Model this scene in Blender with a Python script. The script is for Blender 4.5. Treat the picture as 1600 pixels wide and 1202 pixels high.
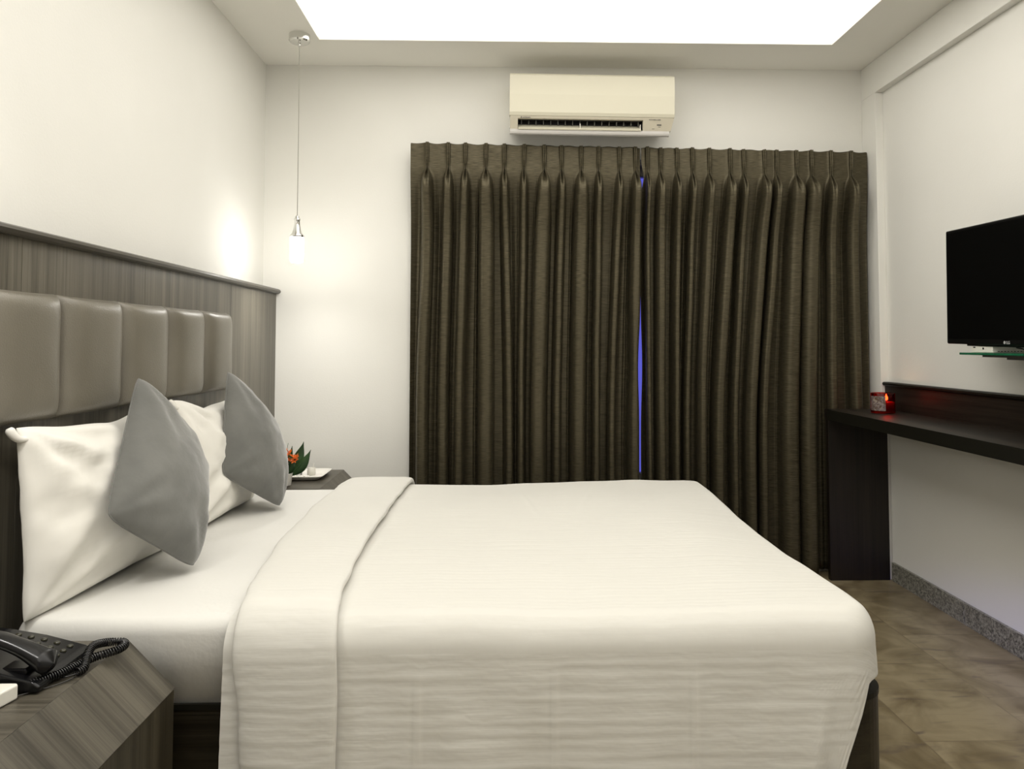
import bpy, bmesh, math, random
from mathutils import Vector, Matrix, noise
R = math.radians
random.seed(7)
for o in list(bpy.data.objects): bpy.data.objects.remove(o)
sc = bpy.context.scene
COL = sc.collection

# ------------------------------------------------------------------ camera, world, exposure
cd = bpy.data.cameras.new('camera'); cam = bpy.data.objects.new('camera', cd); COL.objects.link(cam)
cam.location = (0, 0, 1.18)
cam.rotation_euler = (R(92.5), 0, R(-1.5))
cd.sensor_fit = 'HORIZONTAL'; cd.sensor_width = 36.0; cd.lens = 36.0 * 1200 / 1600
cd.shift_x = -0.01028; cd.shift_y = -0.07275
cd.clip_start = 0.02
sc.camera = cam
w = bpy.data.worlds.new('evening'); sc.world = w; w.use_nodes = True
w.node_tree.nodes['Background'].inputs[0].default_value = (0.15, 0.15, 0.80, 1)
w.node_tree.nodes['Background'].inputs[1].default_value = 0.9
sc.view_settings.view_transform = 'Standard'; sc.view_settings.look = 'None'
sc.view_settings.gamma = 1.0; sc.view_settings.use_curve_mapping = False
sc.view_settings.exposure = 0.0
PANEL = 2.3      # ceiling light panel strength
BULB = 15.0      # pendant bulb shining down through the open shade, watts
LAMP = 34.0      # pendant glass strength

# added unseen blue spot, shining through the added window onto the floor at right
ld_ = bpy.data.lights.new('added_blue_spot', 'SPOT'); lo = bpy.data.objects.new('added_blue_spot', ld_); COL.objects.link(lo)
ld_.energy = 800; ld_.color = (0.36, 0.33, 1.0); ld_.spot_size = R(9); ld_.spot_blend = 1.0; ld_.shadow_soft_size = 0.08
lo.location = (0.75, -1.75, 1.15)
from mathutils import Vector as _V
lo.rotation_euler = (_V((1.93, 2.72, 0.0)) - lo.location).to_track_quat('-Z', 'Y').to_euler()

# ------------------------------------------------------------------ helpers
def tag(o, label=None, cat=None, group=None, kind=None):
    if label: o['label'] = label
    if cat: o['category'] = cat
    if group: o['group'] = group
    if kind: o['kind'] = kind
    return o
def empty(name, loc, label=None, cat=None, group=None):
    o = bpy.data.objects.new(name, None); COL.objects.link(o); o.location = loc
    o.empty_display_size = 0.05
    return tag(o, label, cat, group)
def link(name, me, mat, parent=None):
    o = bpy.data.objects.new(name, me); COL.objects.link(o)
    if mat: me.materials.append(mat)
    if parent: 
        o.parent = parent
        o.matrix_parent_inverse = Matrix.Translation(parent.location).inverted()
    return o
def mesh(name, vs, fs, mat, parent=None, smooth=True, uvs=None):
    me = bpy.data.meshes.new(name); me.from_pydata([tuple(v) for v in vs], [], fs); me.update()
    if uvs:
        l = me.uv_layers.new(name='UVMap')
        for lp in me.loops: l.data[lp.index].uv = uvs[lp.vertex_index]
    if smooth:
        for p in me.polygons: p.use_smooth = True
    return link(name, me, mat, parent)
def frombm(name, bm, mat, parent=None, smooth=False):
    bmesh.ops.recalc_face_normals(bm, faces=bm.faces)
    me = bpy.data.meshes.new(name); bm.to_mesh(me); bm.free()
    if smooth:
        for p in me.polygons: p.use_smooth = True
    return link(name, me, mat, parent)
def addbox(bm, a, b, bev=0.0, seg=2):
    r = bmesh.ops.create_cube(bm, size=1.0)
    c = [(a[i] + b[i]) / 2 for i in range(3)]; s = [abs(b[i] - a[i]) for i in range(3)]
    for v in r['verts']: v.co = Vector((c[0] + v.co.x * s[0], c[1] + v.co.y * s[1], c[2] + v.co.z * s[2]))
    if bev:
        es = list({e for v in r['verts'] for e in v.link_edges})
        bmesh.ops.bevel(bm, geom=es, offset=bev, segments=seg, profile=0.5, affect='EDGES')
def box(name, a, b, mat, parent=None, bev=0.0, seg=2):
    bm = bmesh.new(); addbox(bm, a, b, bev, seg); return frombm(name, bm, mat, parent)
def boxes(name, lst, mat, parent=None, bev=0.0):
    bm = bmesh.new()
    for a, b in lst: addbox(bm, a, b, bev)
    return frombm(name, bm, mat, parent)
def extrude(name, prof, axis, t0, t1, mat, parent=None, smooth=False, bev=0.0):
    """closed polygon prof (2-tuples) extruded along axis"""
    bm = bmesh.new()
    def P(p, t):
        if axis == 'x': return (t, p[0], p[1])
        if axis == 'y': return (p[0], t, p[1])
        return (p[0], p[1], t)
    A = [bm.verts.new(P(p, t0)) for p in prof]; B = [bm.verts.new(P(p, t1)) for p in prof]
    n = len(prof)
    for i in range(n): bm.faces.new((A[i], A[(i+1) % n], B[(i+1) % n], B[i]))
    bm.faces.new(A); bm.faces.new(B[::-1])
    if bev:
        bmesh.ops.recalc_face_normals(bm, faces=bm.faces)
        bmesh.ops.bevel(bm, geom=list(bm.edges), offset=bev, segments=2, profile=0.5, affect='EDGES')
    return frombm(name, bm, mat, parent, smooth)
def lathe(name, prof, c, mat, parent=None, n=40, smooth=True, closed=True):
    vs = []; fs = []
    for (r, z) in prof:
        for k in range(n):
            a = 2 * math.pi * k / n
            vs.append((c[0] + r * math.cos(a), c[1] + r * math.sin(a), c[2] + z))
    for i in range(len(prof) - 1):
        for k in range(n):
            fs.append((i*n + k, i*n + (k+1) % n, (i+1)*n + (k+1) % n, (i+1)*n + k))
    if closed:
        fs.append(tuple(range(n))[::-1]); fs.append(tuple((len(prof)-1)*n + k for k in range(n)))
    return mesh(name, vs, fs, mat, parent, smooth)
def crom(pts, n):
    out = []
    P = [Vector(p) for p in pts]
    for i in range(len(P) - 1):
        a = P[max(i-1, 0)]; b = P[i]; c = P[i+1]; d = P[min(i+2, len(P)-1)]
        for k in range(n):
            t = k / n
            out.append(0.5 * ((2*b) + (c-a)*t + (2*a-5*b+4*c-d)*t*t + (-a+3*b-3*c+d)*t**3))
    out.append(P[-1]); return out
def tube(name, pts, r, mat, parent=None, n=8, closed=False):
    P = [Vector(p) for p in pts]; vs = []; fs = []
    up = Vector((0.3, 0.2, 1)).normalized(); N = len(P)
    for i, p in enumerate(P):
        t = (P[(i+1) % N] - P[i-1]) if closed else (P[min(i+1, N-1)] - P[max(i-1, 0)])
        t.normalize(); u = up - t * up.dot(t)
        if u.length < 1e-4: u = Vector((1, 0, 0))
        u.normalize(); up = u; v = t.cross(u)
        rr = r(i / (N-1)) if callable(r) else r
        for k in range(n):
            a = 2*math.pi*k/n; vs.append(p + (u*math.cos(a) + v*math.sin(a)) * rr)
    M = N if closed else N - 1
    for i in range(M):
        j = (i+1) % N
        for k in range(n): fs.append((i*n+k, i*n+(k+1) % n, j*n+(k+1) % n, j*n+k))
    if not closed:
        fs.append(tuple(range(n))[::-1]); fs.append(tuple((N-1)*n + k for k in range(n)))
    return mesh(name, vs, fs, mat, parent)
def sstep(a, b, x):
    t = min(1, max(0, (x-a)/(b-a))); return t*t*(3-2*t)
def interp(tab, x):
    if x <= tab[0][0]: return tab[0][1]
    for (a, b), (c, d) in zip(tab, tab[1:]):
        if x <= c: 
            t = (x-a)/(c-a); t = t*t*(3-2*t)*0.5 + t*0.5
            return b + (d-b)*t
    return tab[-1][1]
def text(name, s, loc, rot, size, mat, parent, ext=0.0004, bold=0.0, align='LEFT', sx=1.0):
    cu = bpy.data.curves.new(name, 'FONT'); cu.body = s; cu.size = size; cu.extrude = ext; cu.offset = bold; cu.align_x = align
    t = bpy.data.objects.new(name + '_c', cu); COL.objects.link(t)
    dg = bpy.context.evaluated_depsgraph_get(); dg.update()
    me = bpy.data.meshes.new_from_object(t.evaluated_get(dg))
    bpy.data.objects.remove(t)
    M = Matrix.Translation(loc) @ rot.to_4x4() @ Matrix.Diagonal((sx, 1, 1, 1))
    me.transform(M); me.materials.clear()
    return link(name, me, mat, parent)

# ------------------------------------------------------------------ materials
def newmat(name):
    m = bpy.data.materials.new(name); m.use_nodes = True
    nt = m.node_tree; return m, nt, nt.nodes['Principled BSDF']
def N(nt, typ, **k):
    n = nt.nodes.new(typ)
    for a, b in k.items(): setattr(n, a, b)
    return n
def simple(name, col, rough=0.5, metal=0.0, spec=None, **kw):
    m, nt, b = newmat(name)
    b.inputs['Base Color'].default_value = (*col, 1); b.inputs['Roughness'].default_value = rough
    b.inputs['Metallic'].default_value = metal
    if spec is not None: b.inputs['Specular IOR Level'].default_value = spec
    for k, v in kw.items(): b.inputs[k.replace('_', ' ')].default_value = v
    return m
def noisy(name, c1, c2, scale, rough=0.6, bump=0.0, mapscale=(1, 1, 1), detail=4, bscale=None, spec=None, sheen=0.0, lo=.3, hi=.7):
    m, nt, b = newmat(name)
    tc = N(nt, 'ShaderNodeTexCoord'); mp = N(nt, 'ShaderNodeMapping'); mp.inputs['Scale'].default_value = mapscale
    nt.links.new(tc.outputs['Object'], mp.inputs[0])
    no = N(nt, 'ShaderNodeTexNoise'); no.inputs['Scale'].default_value = scale; no.inputs['Detail'].default_value = detail
    nt.links.new(mp.outputs[0], no.inputs[0])
    cr = N(nt, 'ShaderNodeValToRGB'); cr.color_ramp.elements[0].color = (*c1, 1); cr.color_ramp.elements[1].color = (*c2, 1)
    cr.color_ramp.elements[0].position = lo; cr.color_ramp.elements[1].position = hi
    nt.links.new(no.outputs[0], cr.inputs[0]); nt.links.new(cr.outputs[0], b.inputs['Base Color'])
    b.inputs['Roughness'].default_value = rough
    if spec is not None: b.inputs['Specular IOR Level'].default_value = spec
    if sheen: b.inputs['Sheen Weight'].default_value = sheen
    if bump:
        n2 = no
        if bscale:
            n2 = N(nt, 'ShaderNodeTexNoise'); n2.inputs['Scale'].default_value = bscale; nt.links.new(mp.outputs[0], n2.inputs[0])
        bp = N(nt, 'ShaderNodeBump'); bp.inputs['Strength'].default_value = bump; bp.inputs['Distance'].default_value = 0.01
        nt.links.new(n2.outputs[0], bp.inputs['Height']); nt.links.new(bp.outputs[0], b.inputs['Normal'])
    return m
def wood(name, along, c1, c2, rough=0.42, spec=0.5, rot=0):
    s = {'x': (1.6, 95, 95), 'y': (95, 1.6, 95), 'z': (95, 95, 1.6)}[along]
    m, nt, b = newmat(name)
    tc = N(nt, 'ShaderNodeTexCoord'); mp = N(nt, 'ShaderNodeMapping'); mp.inputs['Scale'].default_value = s
    m0 = N(nt, 'ShaderNodeMapping'); m0.inputs['Rotation'].default_value = (0, rot, 0)
    nt.links.new(tc.outputs['Object'], m0.inputs[0]); nt.links.new(m0.outputs[0], mp.inputs[0])
    n1 = N(nt, 'ShaderNodeTexNoise'); n1.inputs['Scale'].default_value = 1.6; n1.inputs['Detail'].default_value = 6; n1.inputs['Roughness'].default_value = 0.65
    n1.inputs['Distortion'].default_value = 0.35
    n2 = N(nt, 'ShaderNodeTexNoise'); n2.inputs['Scale'].default_value = 0.28; n2.inputs['Detail'].default_value = 2
    nt.links.new(mp.outputs[0], n1.inputs[0]); nt.links.new(mp.outputs[0], n2.inputs[0])
    ad = N(nt, 'ShaderNodeMath', operation='ADD'); mu = N(nt, 'ShaderNodeMath', operation='MULTIPLY'); mu.inputs[1].default_value = 0.5
    nt.links.new(n1.outputs[0], ad.inputs[0]); nt.links.new(n2.outputs[0], ad.inputs[1]); nt.links.new(ad.outputs[0], mu.inputs[0])
    cr = N(nt, 'ShaderNodeValToRGB'); cr.color_ramp.elements[0].color = (*c1, 1); cr.color_ramp.elements[1].color = (*c2, 1)
    cr.color_ramp.elements[0].position = 0.36; cr.color_ramp.elements[1].position = 0.64
    nt.links.new(mu.outputs[0], cr.inputs[0]); nt.links.new(cr.outputs[0], b.inputs['Base Color'])
    b.inputs['Roughness'].default_value = rough; b.inputs['Specular IOR Level'].default_value = spec
    bp = N(nt, 'ShaderNodeBump'); bp.inputs['Strength'].default_value = 0.15; bp.inputs['Distance'].default_value = 0.003
    nt.links.new(n1.outputs[0], bp.inputs['Height']); nt.links.new(bp.outputs[0], b.inputs['Normal'])
    return m
def thinglass(name, col, refl, rough=0.03):
    m = bpy.data.materials.new(name); m.use_nodes = True; nt = m.node_tree
    for n in list(nt.nodes): nt.nodes.remove(n)
    out = N(nt, 'ShaderNodeOutputMaterial'); mx = N(nt, 'ShaderNodeMixShader'); t = N(nt, 'ShaderNodeBsdfTransparent'); g = N(nt, 'ShaderNodeBsdfGlossy')
    t.inputs[0].default_value = (*col, 1); g.inputs['Roughness'].default_value = rough; g.inputs[0].default_value = (1, 1, 1, 1)
    fr = N(nt, 'ShaderNodeFresnel'); fr.inputs[0].default_value = 1.45; ml = N(nt, 'ShaderNodeMath', operation='MULTIPLY'); ml.inputs[1].default_value = refl/.05
    nt.links.new(fr.outputs[0], ml.inputs[0]); nt.links.new(ml.outputs[0], mx.inputs[0])
    nt.links.new(t.outputs[0], mx.inputs[1]); nt.links.new(g.outputs[0], mx.inputs[2]); nt.links.new(mx.outputs[0], out.inputs[0])
    return m
def emis(name, col, s):
    m, nt, b = newmat(name)
    b.inputs['Base Color'].default_value = (*col, 1)
    b.inputs['Emission Color'].default_value = (*col, 1); b.inputs['Emission Strength'].default_value = s
    return m

M = {}
M['wall'] = noisy('wall_paint', (0.78, 0.77, 0.72), (0.82, 0.81, 0.76), 1.5, 0.75, 0.04, bscale=120)
M['ceil'] = noisy('ceiling_paint', (0.84, 0.825, 0.765), (0.87, 0.855, 0.795), 1.2, 0.85)
G1 = (0.050, 0.044, 0.031); G2 = (0.155, 0.140, 0.107)
M['wz'] = wood('grey_laminate_upright', 'z', G1, G2, 0.38)
M['wzd'] = wood('shaded_grey_laminate_upright', 'z', (0.022, 0.018, 0.010), (0.065, 0.055, 0.036), 0.42, 0.3)  # grey laminate darkened: the shade on the nightstand body is put into its colour
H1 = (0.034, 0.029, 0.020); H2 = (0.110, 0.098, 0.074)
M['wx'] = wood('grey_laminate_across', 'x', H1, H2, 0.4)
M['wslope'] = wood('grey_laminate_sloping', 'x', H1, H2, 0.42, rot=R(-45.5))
M['wy'] = wood('grey_laminate_long', 'y', G1, G2, 0.4)
D1 = (0.004, 0.003, 0.002); D2 = (0.020, 0.014, 0.010)
M['dz'] = wood('dark_laminate_upright', 'z', D1, D2, 0.35, 0.35)
M['dy'] = wood('dark_laminate_long', 'y', D1, (0.028, 0.021, 0.015), 0.45, 0.25)
M['edge'] = simple('dark_edge_band', (0.008, 0.0075, 0.005), 0.4, spec=0.25)
M['cap'] = simple('headboard_cap', (0.045, 0.038, 0.026), 0.3)
M['leather'] = noisy('taupe_leatherette', (0.150, 0.136, 0.106), (0.180, 0.164, 0.130), 6, 0.33, 0.12, bscale=260, spec=0.6)
M['sheet'] = noisy('white_sheet', (0.70, 0.69, 0.65), (0.74, 0.73, 0.69), 3, 0.8, 0.08, bscale=60, sheen=0.1)
M['pillow'] = noisy('white_pillowcase', (0.75, 0.73, 0.67), (0.79, 0.77, 0.71), 3, 0.8, 0.22, bscale=11, sheen=0.1)
M['velvet'] = noisy('grey_velvet', (0.098, 0.099, 0.089), (0.152, 0.152, 0.138), 7, 0.75, 0.1, bscale=40, sheen=0.6)
M['chrome'] = simple('chrome', (0.75, 0.75, 0.73), 0.12, 1.0)
M['white'] = simple('white_plastic', (0.80, 0.78, 0.70), 0.35)
M['black'] = simple('black_plastic', (0.004, 0.004, 0.0045), 0.25, spec=.32)
M['screen'] = simple('tv_screen', (0.002, 0.002, 0.002), 0.3, spec=0.12)
M['bezel'] = simple('tv_bezel', (0.004, 0.004, 0.004), 0.3, spec=0.25)
M['print'] = simple('dark_print', (0.08, 0.075, 0.065), 0.6)
M['silverprint'] = simple('silver_print', (0.4, 0.4, 0.4), 0.4)

# duvet: satin ribs from UV (v = distance across the bed edge)
def duvet_mat():
    m, nt, b = newmat('white_duvet_cover')
    b.inputs['Base Color'].default_value = (0.675, 0.662, 0.612, 1); b.inputs['Roughness'].default_value = 0.75
    b.inputs['Sheen Weight'].default_value = 0.1
    uv = N(nt, 'ShaderNodeUVMap'); uv.uv_map = 'UVMap'
    no = N(nt, 'ShaderNodeTexNoise'); no.inputs['Scale'].default_value = 1.0; no.inputs['Detail'].default_value = 5
    mp = N(nt, 'ShaderNodeMapping'); mp.inputs['Scale'].default_value = (3, 42, 1)
    nt.links.new(uv.outputs[0], mp.inputs[0]); nt.links.new(mp.outputs[0], no.inputs[0])
    wv = N(nt, 'ShaderNodeTexWave'); wv.wave_type = 'BANDS'; wv.bands_direction = 'Y'
    wv.inputs['Scale'].default_value = 13; wv.inputs['Distortion'].default_value = 3.5; wv.inputs['Detail Scale'].default_value = 1.5; wv.inputs['Detail'].default_value = 2
    nt.links.new(uv.outputs[0], wv.inputs[0])
    ad = N(nt, 'ShaderNodeMath', operation='MULTIPLY_ADD'); ad.inputs[1].default_value = 0.22
    nt.links.new(wv.outputs[1], ad.inputs[0]); nt.links.new(no.outputs[0], ad.inputs[2])
    bp = N(nt, 'ShaderNodeBump'); bp.inputs['Strength'].default_value = 0.42; bp.inputs['Distance'].default_value = 0.004
    nt.links.new(ad.outputs[0], bp.inputs['Height']); nt.links.new(bp.outputs[0], b.inputs['Normal'])
    return m
M['duvet'] = duvet_mat()

def curtain_mat():
    m, nt, b = newmat('olive_brown_curtain')
    tc = N(nt, 'ShaderNodeTexCoord'); mp = N(nt, 'ShaderNodeMapping'); mp.inputs['Scale'].default_value = (25, 25, 420)
    nt.links.new(tc.outputs['Object'], mp.inputs[0])
    no = N(nt, 'ShaderNodeTexNoise'); no.inputs['Scale'].default_value = 1.0; no.inputs['Detail'].default_value = 3
    nt.links.new(mp.outputs[0], no.inputs[0])
    cr = N(nt, 'ShaderNodeValToRGB'); cr.color_ramp.elements[0].color = (0.046, 0.038, 0.021, 1); cr.color_ramp.elements[1].color = (0.118, 0.102, 0.064, 1)
    cr.color_ramp.elements[0].position = .3; cr.color_ramp.elements[1].position = .7
    nt.links.new(no.outputs[0], cr.inputs[0]); nt.links.new(cr.outputs[0], b.inputs['Base Color'])
    b.inputs['Roughness'].default_value = 0.46; b.inputs['Specular IOR Level'].default_value = 0.3; b.inputs['Metallic'].default_value = 0.55
    b.inputs['Sheen Weight'].default_value = 0.0
    bp = N(nt, 'ShaderNodeBump'); bp.inputs['Strength'].default_value = 0.10; bp.inputs['Distance'].default_value = 0.002
    nt.links.new(no.outputs[0], bp.inputs['Height']); nt.links.new(bp.outputs[0], b.inputs['Normal'])
    return m
M['curtain'] = curtain_mat()

def floor_mat():
    m, nt, b = newmat('beige_marble_tiles')
    tc = N(nt, 'ShaderNodeTexCoord')
    mp = N(nt, 'ShaderNodeMapping'); mp.inputs['Rotation'].default_value = (0, 0, R(90)); mp.inputs['Location'].default_value = (0.10, 1.325, 0)
    nt.links.new(tc.outputs['Object'], mp.inputs[0])
    br = N(nt, 'ShaderNodeTexBrick'); br.inputs['Scale'].default_value = 1.0; br.inputs['Mortar Size'].default_value = 0.0022
    br.inputs['Brick Width'].default_value = 0.55; br.inputs['Row Height'].default_value = 0.368; br.offset = 0.5
    br.inputs['Color1'].default_value = (0, 0, 0, 1); br.inputs['Color2'].default_value = (1, 1, 1, 1); br.inputs['Mortar'].default_value = (.5, .5, .5, 1)
    nt.links.new(mp.outputs[0], br.inputs[0])
    # per-tile offset of the veins
    ad = N(nt, 'ShaderNodeVectorMath', operation='MULTIPLY_ADD'); ad.inputs[1].default_value = (3.1, 1.7, 2.3)
    nt.links.new(br.outputs[0], ad.inputs[0]); nt.links.new(tc.outputs['Object'], ad.inputs[2])
    n1 = N(nt, 'ShaderNodeTexNoise'); n1.inputs['Scale'].default_value = 5.5; n1.inputs['Detail'].default_value = 12; n1.inputs['Distortion'].default_value = 1.0
    nt.links.new(ad.outputs[0], n1.inputs[0])
    mp2 = N(nt, 'ShaderNodeMapping'); mp2.inputs['Scale'].default_value = (1.2, 6.0, 1); mp2.inputs['Rotation'].default_value = (0, 0, R(25))
    nt.links.new(ad.outputs[0], mp2.inputs[0])
    n2 = N(nt, 'ShaderNodeTexNoise'); n2.inputs['Scale'].default_value = 2.4; n2.inputs['Detail'].default_value = 6; n2.inputs['Distortion'].default_value = 1.6
    nt.links.new(mp2.outputs[0], n2.inputs[0])
    cr = N(nt, 'ShaderNodeValToRGB'); e = cr.color_ramp.elements
    e[0].position = .32; e[0].color = (0.130, 0.098, 0.050, 1); e[1].position = .62; e[1].color = (0.285, 0.235, 0.145, 1)
    nt.links.new(n1.outputs[0], cr.inputs[0])
    cv = N(nt, 'ShaderNodeValToRGB'); e = cv.color_ramp.elements
    e[0].position = .56; e[0].color = (0, 0, 0, 1); e[1].position = .72; e[1].color = (0.8, .8, .8, 1)
    nt.links.new(n2.outputs[0], cv.inputs[0])
    mx = N(nt, 'ShaderNodeMix', data_type='RGBA'); mx.inputs['B'].default_value = (0.10, 0.075, 0.06, 1)
    nt.links.new(cv.outputs[0], mx.inputs['Factor']); nt.links.new(cr.outputs[0], mx.inputs['A'])
    mx2 = N(nt, 'ShaderNodeMix', data_type='RGBA'); mx2.inputs['B'].default_value = (0.12, 0.09, 0.055, 1)
    fm = N(nt, 'ShaderNodeMath', operation='MULTIPLY'); fm.inputs[1].default_value = 0.5
    nt.links.new(br.outputs['Fac'], fm.inputs[0])
    nt.links.new(fm.outputs[0], mx2.inputs['Factor']); nt.links.new(mx.outputs['Result'], mx2.inputs['A'])
    nt.links.new(mx2.outputs['Result'], b.inputs['Base Color'])
    b.inputs['Roughness'].default_value = 0.3
    return m
M['floor'] = floor_mat()

def granite():
    m, nt, b = newmat('speckled_granite')
    tc = N(nt, 'ShaderNodeTexCoord')
    v = N(nt, 'ShaderNodeTexVoronoi'); v.inputs['Scale'].default_value = 230
    no = N(nt, 'ShaderNodeTexNoise'); no.inputs['Scale'].default_value = 110; no.inputs['Detail'].default_value = 3
    nt.links.new(tc.outputs['Object'], v.inputs[0]); nt.links.new(tc.outputs['Object'], no.inputs[0])
    mx = N(nt, 'ShaderNodeMath', operation='MULTIPLY_ADD'); mx.inputs[1].default_value = 0.35
    nt.links.new(v.outputs['Color'], mx.inputs[0]); nt.links.new(no.outputs[0], mx.inputs[2])
    cr = N(nt, 'ShaderNodeValToRGB'); e = cr.color_ramp.elements
    e[0].position = .45; e[0].color = (0.05, 0.047, 0.035, 1); e[1].position = .9; e[1].color = (0.36, 0.35, 0.28, 1)
    nt.links.new(mx.outputs[0], cr.inputs[0]); nt.links.new(cr.outputs[0], b.inputs['Base Color'])
    b.inputs['Roughness'].default_value = 0.35
    return m
M['granite'] = granite()
M['warmpanel'] = emis('light_panel_diffuser', (1.0, 0.968, 0.91), PANEL)
M['lampglass'] = emis('frosted_lamp_glass', (1.0, 0.975, 0.93), LAMP)

# ------------------------------------------------------------------ setting
XL, XR, XW, YB, YN, ZC = -1.24, 1.915, 1.955, 4.0, -1.4, 2.64
S = lambda o: tag(o, kind='structure')
S(box('floor', (XL-.2, YN-.2, -.1), (XW+.2, YB+.2, 0), M['floor']))
S(box('wall_left', (XL-.15, YN-.15, 0), (XL, YB+.15, ZC+.4), M['wall']))
# back wall with the window opening
wx0, wx1, wz0, wz1 = -0.30, 1.72, 0.45, 2.12
S(boxes('wall_back', [((XL, YB, 0), (wx0, YB+.15, ZC)), ((wx1, YB, 0), (XW+.15, YB+.15, ZC)),
   ((wx0, YB, 0), (wx1, YB+.15, wz0)), ((wx0, YB, wz1), (wx1, YB+.15, ZC))], M['wall']))
S(boxes('wall_right', [((XW, YN-.15, 0), (XW+.15, YB, ZC+.4))], M['wall']))
# beam along the top of the right wall and the pier in the corner
S(boxes('trim_1', [((XR, YN, 2.472), (XW, YB, ZC)), ((XR, 3.85, 0.0), (XW, YB, 2.472))], M['wall'], bev=0.002))
# wall behind the camera, with an opening added to let blue light in
S(boxes('wall_front', [((XL, YN-.15, 0), (.4, YN, ZC)), ((1.1, YN-.15, 0), (XW, YN, ZC)),
   ((.4, YN-.15, 0), (1.1, YN, .6)), ((.4, YN-.15, 1.5), (1.1, YN, ZC))], M['wall']))
# ceiling with the rectangular light well
lx0, lx1, ly0, ly1 = -0.882, 1.61, -0.7, 3.655
S(boxes('ceiling', [((XL, YN, ZC), (lx0, YB, ZC+.14)), ((lx1, YN, ZC), (XW, YB, ZC+.14)),
   ((lx0, ly1, ZC), (lx1, YB, ZC+.14)), ((lx0, YN, ZC), (lx1, ly0, ZC+.14)), ((XL, YN, ZC+.14), (XW, YB, ZC+.2))], M['ceil']))
p = box('ceiling_light', (lx0+.002, ly0+.002, ZC+.03), (lx1-.002, ly1-.002, ZC+.05), M['warmpanel'])
tag(p, 'large rectangular glowing white panel set into the ceiling', 'ceiling light')
# granite skirting on the right, in lengths
S(boxes('baseboard_right', [((XW-.014, y0, 0), (XW, y0+.598, .09)) for y0 in (3.232, 2.632, 2.032, 1.432, .832, .232, -.368, -.968)], M['granite'], bev=0.001))
S(box('baseboard_back', (XL+.01, YB-.012, 0), (1.6, YB, .09), M['granite']))

def window(name, x0, x1, y0, y1, z0, z1, mull):
    fr = []
    t = .05
    fr += [((x0, y0, z0), (x1, y1, z0+t)), ((x0, y0, z1-t), (x1, y1, z1)), ((x0, y0, z0+t), (x0+t, y1, z1-t)), ((x1-t, y0, z0+t), (x1, y1, z1-t))]
    for m_ in mull: fr.append(((m_-.025, y0, z0+t), (m_+.025, y1, z1-t)))
    o = S(boxes(name, fr, M['frame'], bev=.003))
    ym = (y0+y1)/2
    box('window_pane', (x0+t, ym-.003, z0+t), (x1-t, ym+.003, z1-t), M['glass'], o)
    return o
M['frame'] = simple('window_frame_paint', (0.55, 0.52, 0.46), 0.5)
M['glass'] = thinglass('clear_glass', (.93, .95, .95), .06)
window('window_1', wx0, wx1, YB+.05, YB+.10, wz0, wz1, [0.35, 1.15])
window('added_window', .4, 1.1, YN-.11, YN-.06, .6, 1.5, [])  # unseen window, added behind the camera to let bluish light in

# ------------------------------------------------------------------ headboard
hb = empty('headboard', (-1.2, 2.5, 0), 'grey-brown woodgrain headboard panel along the left wall with padded taupe sections', 'headboard')
js = [1.0, 1.895, 2.54, 3.34, 3.998]
boxes('back_panel', [((XL+.001, a+.0008, 0), (-1.17, b-.0008, 1.437)) for a, b in zip(js, js[1:])], M['wz'], hb)
prof = [(XL+.001, 1.437), (-1.158, 1.437), (-1.150, 1.441), (-1.146, 1.449), (-1.150, 1.457), (-1.160, 1.462), (XL+.001, 1.464)]
extrude('cap_moulding', prof, 'y', 0.99, 3.999, M['cap'], hb)
def padded(y0, y1, z0, z1):
    nu, nv = 40, 40; vs = []; fs = []
    for j in range(nv+1):
        for i in range(nu+1):
            u = -1 + 2*i/nu; v = -1 + 2*j/nv
            su = math.copysign(abs(u)**.75, u); sv = math.copysign(abs(v)**.75, v)
            h = (max(0, 1-abs(su)**4))**.5 * (max(0, 1-abs(sv)**9))**.5
            h = h*(0.85+0.15*(1-su*su))
            # edges bow inwards a little between the corners
            y = (y0+y1)/2 + su*(y1-y0)/2*(1-.004*(1-sv*sv)); z = (z0+z1)/2 + sv*(z1-z0)/2*(1-.012*(1-su*su)) 
            x = -1.170 + .006*(h > 0) + .046*h + .0015*noise.noise(Vector((y*8, z*8, 3)))
            vs.append((x if h > 0 else -1.170, y, z))
    for j in range(nv):
        for i in range(nu):
            a = j*(nu+1)+i; fs.append((a, a+1, a+nu+2, a+nu+1))
    return mesh('padded_section', vs, fs, M['leather'], hb)
ys = [1.713, 2.03, 2.35, 2.666, 2.983, 3.281]
for a, b in zip(ys, ys[1:]): padded(a+.0005, b-.0005, .985, 1.308)
box('padding_backing', (-1.1705, 1.713, .987), (-1.1655, 3.281, 1.306), M['leather'], hb)

# ------------------------------------------------------------------ bed
bed = empty('bed', (-.1, 2.63, 0), 'low dark woodgrain bed with mattress under a white fitted sheet', 'bed')
fx0, fx1, fy0, fy1 = -1.12, .905, 1.795, 3.46
def rrect(x0, x1, y0, y1, r, n=10):
    out = [(x0, y0)]
    for k in range(n+1):
        a = -math.pi/2 + math.pi/2*k/n; out.append((x1-r+r*math.cos(a), y0+r+r*math.sin(a)))
    for k in range(n+1):
        a = math.pi/2*k/n; out.append((x1-r+r*math.cos(a), y1-r+r*math.sin(a)))
    out.append((x0, y1)); return out
extrude('bed_frame', rrect(fx0, fx1, fy0, fy1, .09), 'z', .13, .352, M['bedx'] if 'bedx' in M else M['dy'], bed)
M['dx'] = wood('dark_laminate_across', 'x', (0.008, 0.006, 0.003), (0.032, 0.026, 0.016), 0.35, 0.35)
bed.children[0].data.materials[0] = M['dx']
extrude('frame_rim', rrect(fx0, fx1+.002, fy0-.002, fy1+.002, .092), 'z', .352, .364, M['edge'], bed)
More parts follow.
